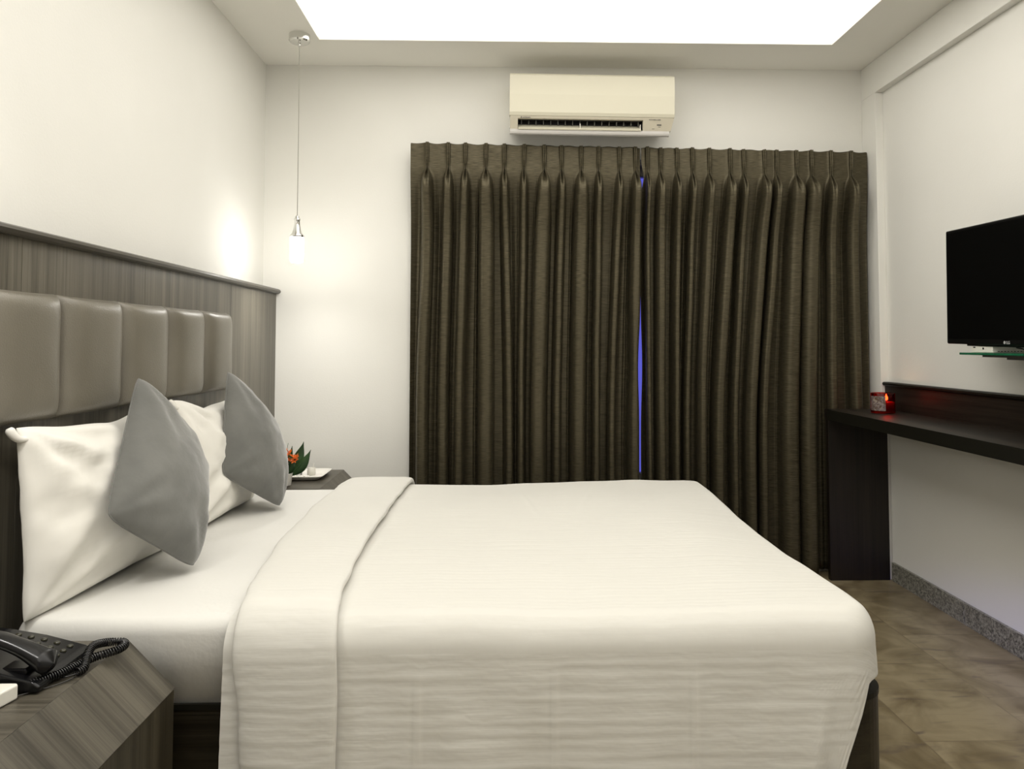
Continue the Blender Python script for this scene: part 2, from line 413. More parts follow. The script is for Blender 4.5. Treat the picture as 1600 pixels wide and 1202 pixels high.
box('plinth', (fx0+.05, fy0+.1, 0), (fx1-.15, fy1-.1, .13), M['edge'], bed)
def mattress():
    x0, x1, y0, y1, z0, z1, r = -1.115, .84, 1.802, 3.415, .364, .548, .035
    bm = bmesh.new(); addbox(bm, (x0, y0, z0), (x1, y1, z1))
    es = [e for e in bm.edges if not all(v.co.z < z0+.01 for v in e.verts)]
    bmesh.ops.bevel(bm, geom=es, offset=r, segments=5, profile=.5, affect='EDGES')
    bmesh.ops.subdivide_edges(bm, edges=[e for e in bm.edges if e.calc_length() > .15], cuts=24, use_grid_fill=True)
    for v in bm.verts:
        if v.co.z > z0+.01:
            n_ = noise.noise(Vector((v.co.x*3, v.co.y*3, v.co.z*14)))*.0035
            if v.co.z > z1-.01: v.co.z += n_ - .022*sstep(-.52, -.44, v.co.x)
            else: v.co.y += n_*(1 if abs(v.co.y-y0) < .1 else 0)
    return frombm('mattress', bm, M['sheet'], bed, True)
mattress()

# ------------------------------------------------------------------ duvet (rings from the edge up to a spine)
def duvet():
    x0, xf, yn, yf = -.62, .886, 1.755, 3.475
    ztop = .560; R0 = .075
    # plan outline: far-head -> far-foot -> near-foot -> near-head
    rc = .10; path = []
    L = [(x0 + (xf-rc-x0)*k/110, yf) for k in range(110)]
    L += [(xf-rc+rc*math.sin(math.pi/2*k/10), yf-rc+rc*math.cos(math.pi/2*k/10)) for k in range(10)]
    L += [(xf, yf-rc + (yn-yf+2*rc)*k/50) for k in range(50)]
    L += [(xf-rc+rc*math.cos(math.pi/2*k/12), yn+rc-rc*math.sin(math.pi/2*k/12)) for k in range(12)]
    L += [(xf-rc + (x0-xf+rc)*k/170, yn) for k in range(171)]
    ym = (yn+yf)/2; spx = xf-.85
    rows = []   # each: list of (pt, uv)
    s = 0; prev = None
    verts = []; uvs = []
    nT, nR, nS = 40, 12, 46
    for i, (px, py) in enumerate(L):
        if prev: s += math.hypot(px-prev[0], py-prev[1])
        prev = (px, py)
        c = Vector((min(px, spx), ym)); e = Vector((px, py)); d = (e-c)
        # outward normal of the outline
        nx, ny = 0, 0
        if px > xf-rc-1e-6 and (py > yf-rc or py < yn+rc):
            cy = yf-rc if py > ym else yn+rc
            v = Vector((px-(xf-rc), py-cy)); v.normalize(); nx, ny = v
        elif px > xf-1e-4: nx, ny = 1, 0
        elif py > ym: ny = 1
        else: ny = -1
        near = py < ym-.3
        Rr = R0; off_ = Vector((nx*.042, ny*R0))
        # hem height
        if near and px <= xf:
            zb = .05 + .0*px
            if px > .66: zb = max(.05, min(.41, .41 - (.838-px)/.077*.20)) if px < .838 else .41
        elif py > ym+.3 and px < xf-.02: zb = .22
        else: zb = .40
        col = []
        inner = e - off_
        for k in range(nT):                       # spine -> start of the rounding
            t = k/nT; p = c.lerp(inner, t); col.append((p.x, p.y, ztop, (e-p).length))
        for k in range(nR+1):
            a = math.pi/2*k/nR; p = inner + off_*math.sin(a)
            col.append((p.x, p.y, ztop-Rr+Rr*math.cos(a), Rr-Rr*a*1.0))
        for k in range(1, nS+1):
            t = k/nS; z = (ztop-Rr) + (zb-(ztop-Rr))*t
            col.append((px, py, z, -(ztop-Rr-z)-Rr*.57))
        hx, hy = px, py                             # rounded hem: turn under and back up inside
        for (din, dz_) in ((.003, -.004), (.008, -.005), (.012, 0), (.012, .04)):
            col.append((hx - nx*din, hy - ny*din, zb + dz_, col[-1][3]-.004))
        for (x, y, z, v) in col:
            drop = max(0, (ztop-Rr)-z)
            flare = .05*drop if near else 0.0
            P = Vector((x, y, z)) + Vector((nx, ny, 0))*flare*(1 if z < ztop-Rr else 0)
            # soft body: puffier to the foot, dip along the middle
            top = sstep(.42, ztop-.02, z)
            P.z += top*(.018*sstep(-.2, .7, x)*sstep(2.0, 3.4, y) + .006*noise.noise(Vector((x*2.2, y*2.2, 1))) + .004*noise.noise(Vector((x*6, y*5, 4))))
            if x > .6: P.z -= top*.022*sstep(.62, .88, x)*math.sin(max(0, min(1, (y-1.9)/1.4))*math.pi)**2
            # skirt: shallow vertical waves + creases
            if near and z < ztop-Rr*.5:
                q = sstep(0, .35, drop)
                out = .010*q*noise.noise(Vector((x*5, z*1.5, 9))) + .004*noise.noise(Vector((x*14, z*6, 2)))*sstep(0, .1, drop)
                out += .0022*noise.noise(Vector((x*4, z*75, 5)))*sstep(-.03, .06, drop)
                for cx in (-.19, .115, .43): out += .0035*math.exp(-((x-cx-.02*(z-.3))/.006)**2)*sstep(0, .12, drop)
                # diagonal tension folds from the foot corner
                for k2, off in enumerate((.10, .19, .30)):
                    dd = (x - (.86-off) + (ztop-z)*.35*(k2+1)*.5)
                    out += .006*math.exp(-(dd/.02)**2)*sstep(.02, .2, drop)*sstep(.45, .75, x)
                P.y -= out
            elif top > .9:
                for (cx, cy, ang, ln) in ((.55, 2.5, 1.1, .3), (.30, 2.9, 1.35, .35), (.1, 3.0, 1.7, .25), (.62, 3.05, .9, .3)):
                    dx, dy = x-cx, y-cy; al = dx*math.cos(ang)+dy*math.sin(ang); ac = -dx*math.sin(ang)+dy*math.cos(ang)
                    P.z += .002*math.exp(-(ac/.008)**2)*math.exp(-(al/ln)**4)
            verts.append(P); uvs.append((x if ny or True else 0, (y - drop) if y < ym else (y + drop)))
    n = nT+nR+1+nS+4; fs = []
    for i in range(len(L)-1):
        for k in range(n-1):
            a = i*n+k; fs.append((a, a+n, a+n+1, a+1))
    # drop to two-sided cloth of real thickness
    o = mesh('duvet', verts, fs, M['duvet'], None, True, uvs)
    bm = bmesh.new(); bm.from_mesh(o.data); bmesh.ops.remove_doubles(bm, verts=bm.verts, dist=1e-5)
    bmesh.ops.recalc_face_normals(bm, faces=bm.faces); bm.to_mesh(o.data); bm.free()
    return o
dv = duvet()
tag(dv, 'white duvet spread over the foot half of the bed, hanging down the near side', 'duvet')

def fold_strip():
    """turned-down band of the duvet: closed loop cross-section swept over the bed"""
    # path across the bed: (y, z) from near hem up, over the top, down the far side
    path = []
    for k in range(44): path.append((1.725 + .02*(k/44), .05 + (.48-.05)*k/44))
    r_ = .09; cy, cz = 1.745+r_, .480
    for k in range(16):
        a = math.pi/2*k/16; path.append((cy - r_*math.cos(a), cz + r_*math.sin(a)))
    for k in range(90): path.append((cy + (3.41-cy)*k/90, cz+r_))
    r2 = .075
    for k in range(14):
        a = math.pi/2*k/14; path.append((3.41 + r2*math.sin(a), cz+r_-r2 + r2*math.cos(a)))
    for k in range(12): path.append((3.485, cz+r_-r2 - .2*k/11))
    N_ = len(path); vs = []; fs = []; uvs = []
    s = 0; nC = 36
    for i, (y, z) in enumerate(path):
        a = path[max(i-1, 0)]; b = path[min(i+1, N_-1)]
        t = Vector((b[0]-a[0], b[1]-a[1])).normalized(); nrm = Vector((-t.y, t.x))   # outward
        if i: s += math.hypot(path[i][0]-path[i-1][0], path[i][1]-path[i-1][1])
        zz = .59 - s if False else 0
        # left (rolled) and right (free) edge positions along the strip
        tl = [(0, -.555), (.30, -.575), (.45, -.592), (.56, -.600), (.70, -.628), (.90, -.655), (1.2, -.678), (1.7, -.695), (2.05, -.69), (2.2, -.67), (2.5, -.66)]
        tr = [(0, -.362), (.30, -.362), (.45, -.365), (.56, -.376), (.70, -.392), (.90, -.405), (1.2, -.414), (1.7, -.412), (2.05, -.405), (2.2, -.39), (2.5, -.38)]
        xl = interp(tl, s) + .006*noise.noise(Vector((s*6, 0, 1))); xr = interp(tr, s) + .005*noise.noise(Vector((s*7, 3, 1)))
        th = .026 + .008*noise.noise(Vector((s*3, 1, 1)))
        for k in range(nC):
            a_ = 2*math.pi*k/nC; c_, s_ = math.cos(a_), math.sin(a_)
            cx = math.copysign(abs(c_)**.55, c_); sx = math.copysign(abs(s_)**.6, s_)
            xx = (xl+xr)/2 + cx*(xr-xl)/2
            # rolled edge plump, free edge thinner
            hth = th*.56
            h = hth*sx + .005*noise.noise(Vector((xx*9, s*5, 2))) * (1 if sx > 0 else 0)
            # small gathers running across next to both edges
            if sx > 0: h += .0025*noise.noise(Vector((xx*10, s*38, 7)))*(1-sstep(0, .10, xx-xl)) + .002*noise.noise(Vector((xx*10, s*30, 8)))*(1-sstep(0, .07, xr-xx))
            h += hth - .006
            vs.append((xx, y + nrm.x*h, z + nrm.y*h - 0.0)); uvs.append((xx, s))
    for i in range(N_-1):
        for k in range(nC):
            fs.append((i*nC+k, i*nC+(k+1) % nC, (i+1)*nC+(k+1) % nC, (i+1)*nC+k))
    fs.append(tuple(range(nC))); fs.append(tuple((N_-1)*nC+k for k in range(nC))[::-1])
    # path normal points inwards if orientation flipped
    return mesh('turned_down_band', vs, fs, M['duvet'], dv, True, uvs)
fold_strip()

# ------------------------------------------------------------------ pillows and cushions
def cushion(name, A, B, C, Dd, front, back, mat, ndir, n=44, bow=.06, pw=.42, wr=.004, seed=0, parent=None, sag=0.0, blunt=.02, topsag=0.0):
    """A top, B near-left, C bottom, Dd far-right corner: bilinear patch, two bulged faces"""
    A, B, C, Dd = map(Vector, (A, B, C, Dd)); nd = Vector(ndir).normalized()
    cen = (A+B+C+Dd)/4
    vs = []; fs = []; idx = {}
    for side in (1, -1):
        for j in range(n+1):
            for i in range(n+1):
                u = i/n; v = j/n; a = 2*u-1; b = 2*v-1
                edge = i in (0, n) or j in (0, n)
                if edge and side == -1: idx[(side, i, j)] = idx[(1, i, j)]; continue
                # remap: more samples at the rim
                ua = math.sin(a*math.pi/2); vb = math.sin(b*math.pi/2)
                # edges bow in between the corners
                uu = ua*(1-bow*(1-vb*vb)); vv = vb*(1-bow*(1-ua*ua))
                bl = 1 - blunt*(abs(ua)*abs(vb))**5; uu *= bl; vv *= bl
                U = (uu+1)/2; V = (vv+1)/2
                p = (A*(1-U)*(1-V) + Dd*U*(1-V) + B*(1-U)*V + C*U*V)
                h = ((1-ua*ua)*(1-vb*vb))
                h = max(0, h)**pw
                T = front if side == 1 else -back
                q = Vector((U*3.2+seed, V*3.2, side))
                w_ = noise.noise(q*1.7)*wr*1.6 + noise.noise(q*4.1)*wr*.8
                # pulls radiating from the corners
                for (cu, cv) in ((0, 0), (1, 0), (0, 1), (1, 1)):
                    du, dv_ = U-cu, V-cv; rr = math.hypot(du, dv_); an = math.atan2(abs(dv_), abs(du)+1e-6)
                    w_ += wr*1.3*math.sin(an*11+seed+cu*2)*math.exp(-((rr-.28)/.2)**2)
                p = p + nd*(T*h + w_*min(1, h*1.5)*side)
                p.z -= sag*h*(1-V)
                p.z -= topsag*(1-V)**2*(math.sin(math.pi*min(1, max(0, U)))**2*(.75+.25*math.sin(U*9+seed)))
                idx[(side, i, j)] = len(vs); vs.append(p)
    for side in (1, -1):
        for j in range(n):
            for i in range(n):
                q = (idx[(side, i, j)], idx[(side, i+1, j)], idx[(side, i+1, j+1)], idx[(side, i, j+1)])
                fs.append(q if side == -1 else q[::-1])
    o = mesh(name, vs, fs, mat, parent)
    rim = [idx[(1, i, 0)] for i in range(n)] + [idx[(1, n, j)] for j in range(n)] + [idx[(1, n-i, n)] for i in range(n)] + [idx[(1, 0, n-j)] for j in range(n)]
    return o, [vs[k] for k in rim]

def white_pillow(A, B, C, Dd, label, seed):
    o, rim = cushion('pillow', A, B, C, Dd, .10, .035, M['pillow'], (1, 0, .22), bow=.045, pw=.42, wr=.0095, seed=seed, sag=.0, topsag=.035)
    tag(o, label, 'pillow', 'white pillows against the headboard')
    # the open corner of the pillowcase, curled over
    A = Vector(A)
    tube('pillowcase_corner', crom([A + Vector((.000, -.020, -.002)), A + Vector((.006, -.016, -.016)), A + Vector((.012, -.004, -.028)), A + Vector((.018, .020, -.032)), A + Vector((.02, .04, -.035))], 6),
         lambda t: .0105*(1-.8*t*t)*min(1, .55+t*4), M['pillow'], o, 12)
    return o
white_pillow((-1.118, 1.80, .990), (-1.080, 1.785, .546), (-1.03, 2.50, .548), (-1.118, 2.49, .988), 'white pillow nearer the camera, mostly uncovered left of the nearer grey cushion', 1.0)
white_pillow((-1.118, 2.64, .992), (-1.03, 2.58, .548), (-1.018, 3.20, .548), (-1.118, 3.20, .955), 'white pillow farther from the camera, seen between the two grey cushions', 5.0)

def grey_cushion(A, B, C, Dd, nd, label, seed, f=.105, bk=.03):
    o, rim = cushion('cushion', A, B, C, Dd, f, bk, M['velvet'], nd, bow=.02, pw=.5, wr=.0035, seed=seed, blunt=.07)
    tag(o, label, 'cushion', 'grey velvet cushions on the bed')
    tube('seam_piping', rim, .0022, M['velvet'], o, 6, True)
    return o
grey_cushion((-1.055, 2.255, 1.100), (-.968, 1.915, .755), (-.842, 2.165, .556), (-.985, 2.52, .80), (1, -.03, .33),
             'grey velvet cushion nearer the camera, leaning on the near pillow', 2.0)
grey_cushion((-1.055, 2.975, 1.092), (-.982, 2.735, .718), (-.832, 2.955, .556), (-.97, 3.27, .79), (1, -.03, .33),
             'grey velvet cushion on the far side of the bed, beside the flowers', 6.0)

# ------------------------------------------------------------------ nightstands
def nightstand(y0, y1, label):
    t = empty('nightstand', (-.95, (y0+y1)/2, 0), label, 'nightstand', 'nightstands beside the bed')
    xb = -1.168
    e = .018
    # top slab, sloping front slab and upright body
    boxp = [(xb, .517), (-.818, .517), (-.812, .535), (xb, .535)]
    extrude('top', boxp, 'y', y0, y1, M['wx'], t, bev=.0006)
    extrude('sloping_panel', [(-.8112, .535), (-.8175, .5165), (-.722, .420), (-.710, .432)], 'y', y0, y1, M['wslope'], t, bev=.0006)
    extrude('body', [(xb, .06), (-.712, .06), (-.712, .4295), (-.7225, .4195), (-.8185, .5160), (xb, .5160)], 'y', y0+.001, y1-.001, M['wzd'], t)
    box('plinth', (xb, y0+.02, 0), (-.76, y1-.02, .06), M['edge'], t)
    return t
nightstand(1.165, 1.722, 'grey woodgrain nightstand with sloping front edge, carrying the black telephone')
nightstand(3.465, 3.985, 'grey woodgrain nightstand in the back corner, carrying the tray and flowers')

# ------------------------------------------------------------------ telephone, cord, white box
ZN = .5362
ph = empty('telephone', (-.96, 1.55, ZN), 'black corded desk telephone on the near nightstand', 'telephone')
def telephone():
    # body wedge: high at the headboard side
    x0, x1, y0, y1 = -1.085, -.852, 1.462, 1.645
    prof = [(x0, ZN+.002), (x1, ZN+.002), (x1+.003, ZN+.013), (x1-.01, ZN+.021), (x1-.09, ZN+.042), (x1-.17, ZN+.056), (x0+.01, ZN+.061), (x0, ZN+.050)]
    bm = bmesh.new()
    A = [bm.verts.new((a, y0, b)) for a, b in prof]; B = [bm.verts.new((a, y1, b)) for a, b in prof]
    n = len(prof)
    for i in range(n): bm.faces.new((A[i], A[(i+1) % n], B[(i+1) % n], B[i]))
    bm.faces.new(A); bm.faces.new(B[::-1])
    bmesh.ops.recalc_face_normals(bm, faces=bm.faces)
    bmesh.ops.bevel(bm, geom=[e for e in bm.edges], offset=.004, segments=3, profile=.5, affect='EDGES', clamp_overlap=True)
    body = frombm('body', bm, M['black'], ph)
    def surf(x):
        tb = [(x0, ZN+.061), (x1-.17, ZN+.056), (x1-.09, ZN+.042), (x1-.01, ZN+.021)]
        for (a, b), (c, d) in zip(tb, tb[1:]):
            if x <= c: return b + (d-b)*(x-a)/(c-a)
        return tb[-1][1]
    # keypad: 3 across y, 4 along x (+ one row of function keys)
    for i in range(5):
        for j in range(3):
            x = -.986 + i*.026; y = 1.572 + j*.024
            o = lathe('key', [(.0001, .0034), (.004, .0032), (.0062, .0018), (.0066, -.002)][::-1], (x, y, surf(x)), M['key'], body, 14)
    # handset along x at the near side
    pts = []; rr = []
    K = 30; vs = []; fs = []; nC = 20
    for k in range(K+1):
        t = k/K; x = -1.105 + .258*t
        end = min(t, 1-t)
        lift = .016*math.sin(math.pi*t)
        w_ = .0205 + .0095*math.exp(-(end/.16)**2); h_ = .012 + .008*math.exp(-(end/.15)**2)
        taper = min(1, (end/.035))**.5 if end < .035 else 1
        zc = surf(x) + .013 + .012 + lift*1.1 - .006*math.exp(-(end/.15)**2)
        for q in range(nC):
            a = 2*math.pi*q/nC; c, s = math.cos(a), math.sin(a)
            vs.append((x, 1.502 + math.copysign(abs(c)**.7, c)*w_*taper, zc + math.copysign(abs(s)**.8, s)*h_*taper))
    for k in range(K):
        for q in range(nC): fs.append((k*nC+q, k*nC+(q+1) % nC, (k+1)*nC+(q+1) % nC, (k+1)*nC+q))
    fs.append(tuple(range(nC))); fs.append(tuple(K*nC+q for q in range(nC))[::-1])
    mesh('handset', vs, fs, M['black'], ph)
    box('cradle', (-1.08, 1.480, surf(-.9)-.004), (-.885, 1.522, surf(-.9)+.008), M['black'], ph, .003)
    # coiled cord
    c = [(-.872, 1.470, ZN+.016), (-.862, 1.490, ZN+.014), (-.846, 1.525, ZN+.012), (-.835, 1.560, ZN+.012), (-.822, 1.592, ZN+.013), (-.804, 1.612, ZN+.014),
         (-.790, 1.632, ZN+.014), (-.788, 1.655, ZN+.014), (-.800, 1.672, ZN+.014), (-.818, 1.668, ZN+.016), (-.832, 1.645, ZN+.022), (-.835, 1.615, ZN+.026), (-.828, 1.582, ZN+.018), (-.818, 1.553, ZN+.009), (-.822, 1.535, ZN+.0085)]
    ax = crom(c, 60)
    # resample into a helix
    out = []; L = 0; turns = 1/.0050; up = Vector((0, 0, 1))
    for i in range(len(ax)-1):
        a, b = ax[i], ax[i+1]; t = (b-a); l = t.length
        if l < 1e-7: continue
        t.normalize(); u = (up - t*up.dot(t)).normalized(); v = t.cross(u)
        m_ = 4
        for k in range(m_):
            q = (L + l*k/m_)*turns*2*math.pi
            out.append(a.lerp(b, k/m_) + (u*math.cos(q)+v*math.sin(q))*.0070)
        L += l
    tube('coiled_cord', out, .0017, M['cord'], ph, 5)
    tube('straight_lead', crom([(-.822, 1.535, ZN+.006), (-.845, 1.525, ZN+.004), (-.865, 1.555, ZN+.006)], 10), .0016, M['cord'], ph, 6)
M['key'] = simple('phone_key', (0.035, 0.033, 0.020), 0.25)
M['cord'] = simple('phone_cord', (0.003, 0.003, 0.0035), 0.15, spec=0.6)
telephone()
ld = tube('cable', crom([(-.985, 1.30, ZN+.002), (-.93, 1.40, ZN+.002), (-.872, 1.463, ZN+.002), (-.838, 1.497, ZN+.002), (-.822, 1.53, ZN+.002)], 10), .0013, M['cord'], None, 6)
tag(ld, 'thin dark cable lying on the near nightstand in front of the telephone', 'cable')
wb = empty('white_box', (-.95, 1.43, ZN), 'small white plastic box with rounded corner at the left edge, beside the telephone', 'box')
extrude('case', [(-1.02, 1.392), (-.900, 1.392), (-.888, 1.402), (-.880, 1.437), (-.878, 1.446), (-.884, 1.4515), (-1.02, 1.4515)], 'z', ZN, ZN+.026, M['white'], wb, bev=.003)
box('label_plate', (-1.0, 1.408, ZN+.0258), (-.908, 1.440, ZN+.0266), simple('pale_plate', (.86, .83, .74), .4), wb)
for k in range(5): box('printed_mark', (-.940+k*.0055, 1.4215+k*.0022, ZN+.0265), (-.9365+k*.0055, 1.4235+k*.0022, ZN+.0269), M['print'], wb)

# ------------------------------------------------------------------ flowers, tray and things on it
fl = empty('flower_pot', (-.985, 3.545, ZN), 'small white pot with orange flowers and dark green leaves', 'flower pot')
pc = (-.985, 3.545, ZN)
lathe('pot', [(.024, 0), (.026, .003), (.032, .052), (.034, .056), (.031, .056), (.028, .048)], pc, simple('white_ceramic', (.78, .76, .70), .3), fl)
def leaf(base, tip, w, bend, mat):
    base = Vector(base); tip = Vector(tip); d = tip-base; side = Vector((d.z*.9, .25*d.length, -d.x)).normalized()
    vs = []; fs = []; n = 16
    for k in range(n+1):
        t = k/n; c = base + d*t + Vector(bend)*math.sin(math.pi*t)
        ww = w*(math.sin(math.pi*min(1, t*.9+.08))**.8)*(1-t**6)
        vs += [c - side*ww, c + Vector((0, .004, 0)), c + side*ww]
    for k in range(n):
        a = 3*k; fs += [(a, a+1, a+4, a+3), (a+1, a+2, a+5, a+4)]
    o = mesh('leaf', vs, fs, mat, fl); so = o.modifiers.new('t', 'SOLIDIFY'); so.thickness = .0008
M['leaf'] = noisy('dark_green_leaf', (0.010, 0.035, 0.010), (0.03, 0.085, 0.02), 30, .45)
b0 = Vector(pc) + Vector((0, 0, .045))
for tip, w_, bd in (((-.905, 3.55, .733), .026, (.012, 0, -.01)), ((-.875, 3.56, .695), .024, (.014, 0, -.018)), ((-.935, 3.52, .66), .015, (.01, -.01, 0)),
                    ((-1.0, 3.56, .735), .014, (-.008, 0, 0)), ((-1.04, 3.56, .72), .016, (-.01, 0, 0)), ((-.965, 3.58, .71), .013, (0, .01, 0)), ((-.96, 3.52, .67), .016, (.0, -.01, 0))):
    leaf(b0, tip, w_, bd, M['leaf'])
tube('stem', [b0, (-.985, 3.54, .66), (-.972, 3.54, .728)], .001, M['leaf'], fl, 5)
M['petal'] = noisy('orange_petal', (0.75, 0.13, 0.02), (0.90, 0.30, 0.05), 60, .5)
random.seed(3)
for (cx, cy, cz) in ((-.985, 3.52, .690), (-.960, 3.515, .683), (-.938, 3.51, .662), (-.950, 3.505, .652), (-.935, 3.50, .650), (-.978, 3.50, .650), (-.928, 3.505, .665), (-.942, 3.50, .672), (-1.0, 3.52, .675), (-.972, 3.50, .668), (-1.02, 3.53, .69)):
    vs = []; fs = []
    for k in range(11):
        a = random.uniform(0, 2*math.pi); el = random.uniform(-.3, 1.3)
        d = Vector((math.cos(a)*math.cos(el), math.sin(a)*math.cos(el), math.sin(el))); l = random.uniform(.016, .027)
        sd = d.cross(Vector((.3, .5, .8))).normalized()*.0042; c = Vector((cx, cy, cz)); b = len(vs)
        vs += [c-sd*.5, c+sd*.5, c+d*l*.6+sd, c+d*l*.6-sd, c+d*l + Vector((0, 0, -.002))]
        fs += [(b, b+1, b+2, b+3), (b+3, b+2, b+4)]
    o = mesh('flower', vs, fs, M['petal'], fl, False); so = o.modifiers.new('t', 'SOLIDIFY'); so.thickness = .001

tr = empty('serving_tray', (-.98, 3.77, ZN), 'white rectangular tray with raised rim on the far nightstand', 'tray')
def tray():
    x0, x1, y0, y1 = -1.135, -.845, 3.645, 3.90; bm = bmesh.new()
    def loop(dx, z):
        out = []; r = .03
        for (cx, cy, a0) in ((x1-dx-r, y0+dx+r, -90), (x1-dx-r, y1-dx-r, 0), (x0+dx+r, y1-dx-r, 90), (x0+dx+r, y0+dx+r, 180)):
            for k in range(7):
                a = R(a0+15*k); out.append(bm.verts.new((cx+r*math.cos(a), cy+r*math.sin(a), z)))
        return out
    L = [loop(.03, ZN), loop(.024, ZN+.001), loop(.002, ZN+.018), loop(0, ZN+.020), loop(.004, ZN+.021), loop(.026, ZN+.006), loop(.034, ZN+.004)]
    for a, b in zip(L, L[1:]):
        n = len(a)
        for i in range(n): bm.faces.new((a[i], a[(i+1) % n], b[(i+1) % n], b[i]))
    bm.faces.new(L[0][::-1]); bm.faces.new(L[-1])
    frombm('tray_shell', bm, simple('white_melamine', (.82, .80, .74), .25), tr, True)
tray()
M['thin_glass'] = simple('thin_glass', (0.95, 0.97, 0.95), 0.03, Transmission_Weight=1.0, IOR=1.3)
zt = ZN+.0042
for (x, y, lb) in ((-.995, 3.80, 'clear glass tumbler on the white tray beside the flowers'),):
    g = lathe('tumbler', [(.020, 0), (.023, .058), (.0215, .058), (.019, .004)], (x, y, zt), M['thin_glass'], None, 28)
    tag(g, lb, 'glass')
sb = empty('condiment_pot', (-.93, 3.80, zt), 'small translucent white pot standing on the tray', 'pot')
lathe('pot_body', [(.017, 0), (.020, .003), (.019, .034), (.016, .036)], (-.93, 3.80, zt), simple('milky_plastic', (.80, .78, .70), .4, Transmission_Weight=.3), sb, 24)
tube('stirrer', [(-.928, 3.80, zt+.02), (-.916, 3.795, zt+.058)], .0015, M['white'], sb, 6)
random.seed(11)
for k, (x, y, lb) in enumerate(((-1.0, 3.735, 'small white sachet with dark print on the tray, nearest the flowers'), (-.965, 3.728, 'small white sachet with dark print at the middle of the tray'), (-.938, 3.735, 'small white sachet with dark print on the tray, nearest the sloping edge'))):
    s_ = box('sachet', (x-.014, y-.010, zt), (x+.014, y+.010, zt+.008), simple('sachet_paper', (.80, .78, .72), .5), None, bev=.003)
    tag(s_, lb, 'sachet', 'sachets on the tray')
    box('print_patch', (x-.010, y-.0106, zt+.002), (x-.004, y-.0096, zt+.006), M['print'], s_)

# ------------------------------------------------------------------ pendants
def pendant(x, y, label):
    t = empty('pendant_lamp', (x, y, 1.55), label, 'pendant lamp')
    lathe('ceiling_canopy', [(.001, 0), (.049, 0), (.049, -.030), (.044, -.037), (.001, -.038)][::-1], (x, y, ZC), M['chrome'], t, 40, False)
    lathe('cord_grip', [(.004, 0), (.006, .002), (.006, .022), (.004, .024)], (x, y, ZC-.058), M['chrome'], t, 16)
    tube('cord', [(x, y, 1.768), (x+.001, y, 2.2), (x, y, ZC-.05)], .0016, simple('pendant_cord', (.35, .33, .28), .4), t, 6)
    lathe('lamp_cap', [(.006, .096), (.009, .094), (.010, .084), (.0145, .082), (.0145, .074), (.0125, .070), (.014, .05), (.0175, .03), (.024, .012), (.0325, .003), (.0325, -.006)][::-1], (x, y, 1.682), M['chrome'], t, 32)
    ld_ = bpy.data.lights.new('lamp_bulb', 'SPOT'); lo = bpy.data.objects.new('lamp_bulb', ld_); COL.objects.link(lo)
    ld_.energy = BULB; ld_.color = (1.0, .97, .92); ld_.spot_size = R(150); ld_.spot_blend = 1.0; ld_.shadow_soft_size = .022
    lo.location = (x, y, 1.552); lo.parent = t; lo.matrix_parent_inverse = Matrix.Translation(t.location).inverted()
    lathe('glass_shade', [(.001, 0), (.022, .001), (.029, .008), (.031, .02), (.031, .120)], (x, y, 1.556), M['lampglass'], t, 32)
    return t
pendant(-.961, 3.60, 'slim chrome pendant lamp with glowing frosted glass, hanging in the back corner')
pendant(-.975, 1.38, 'slim chrome pendant lamp hanging over the near nightstand, above the telephone')

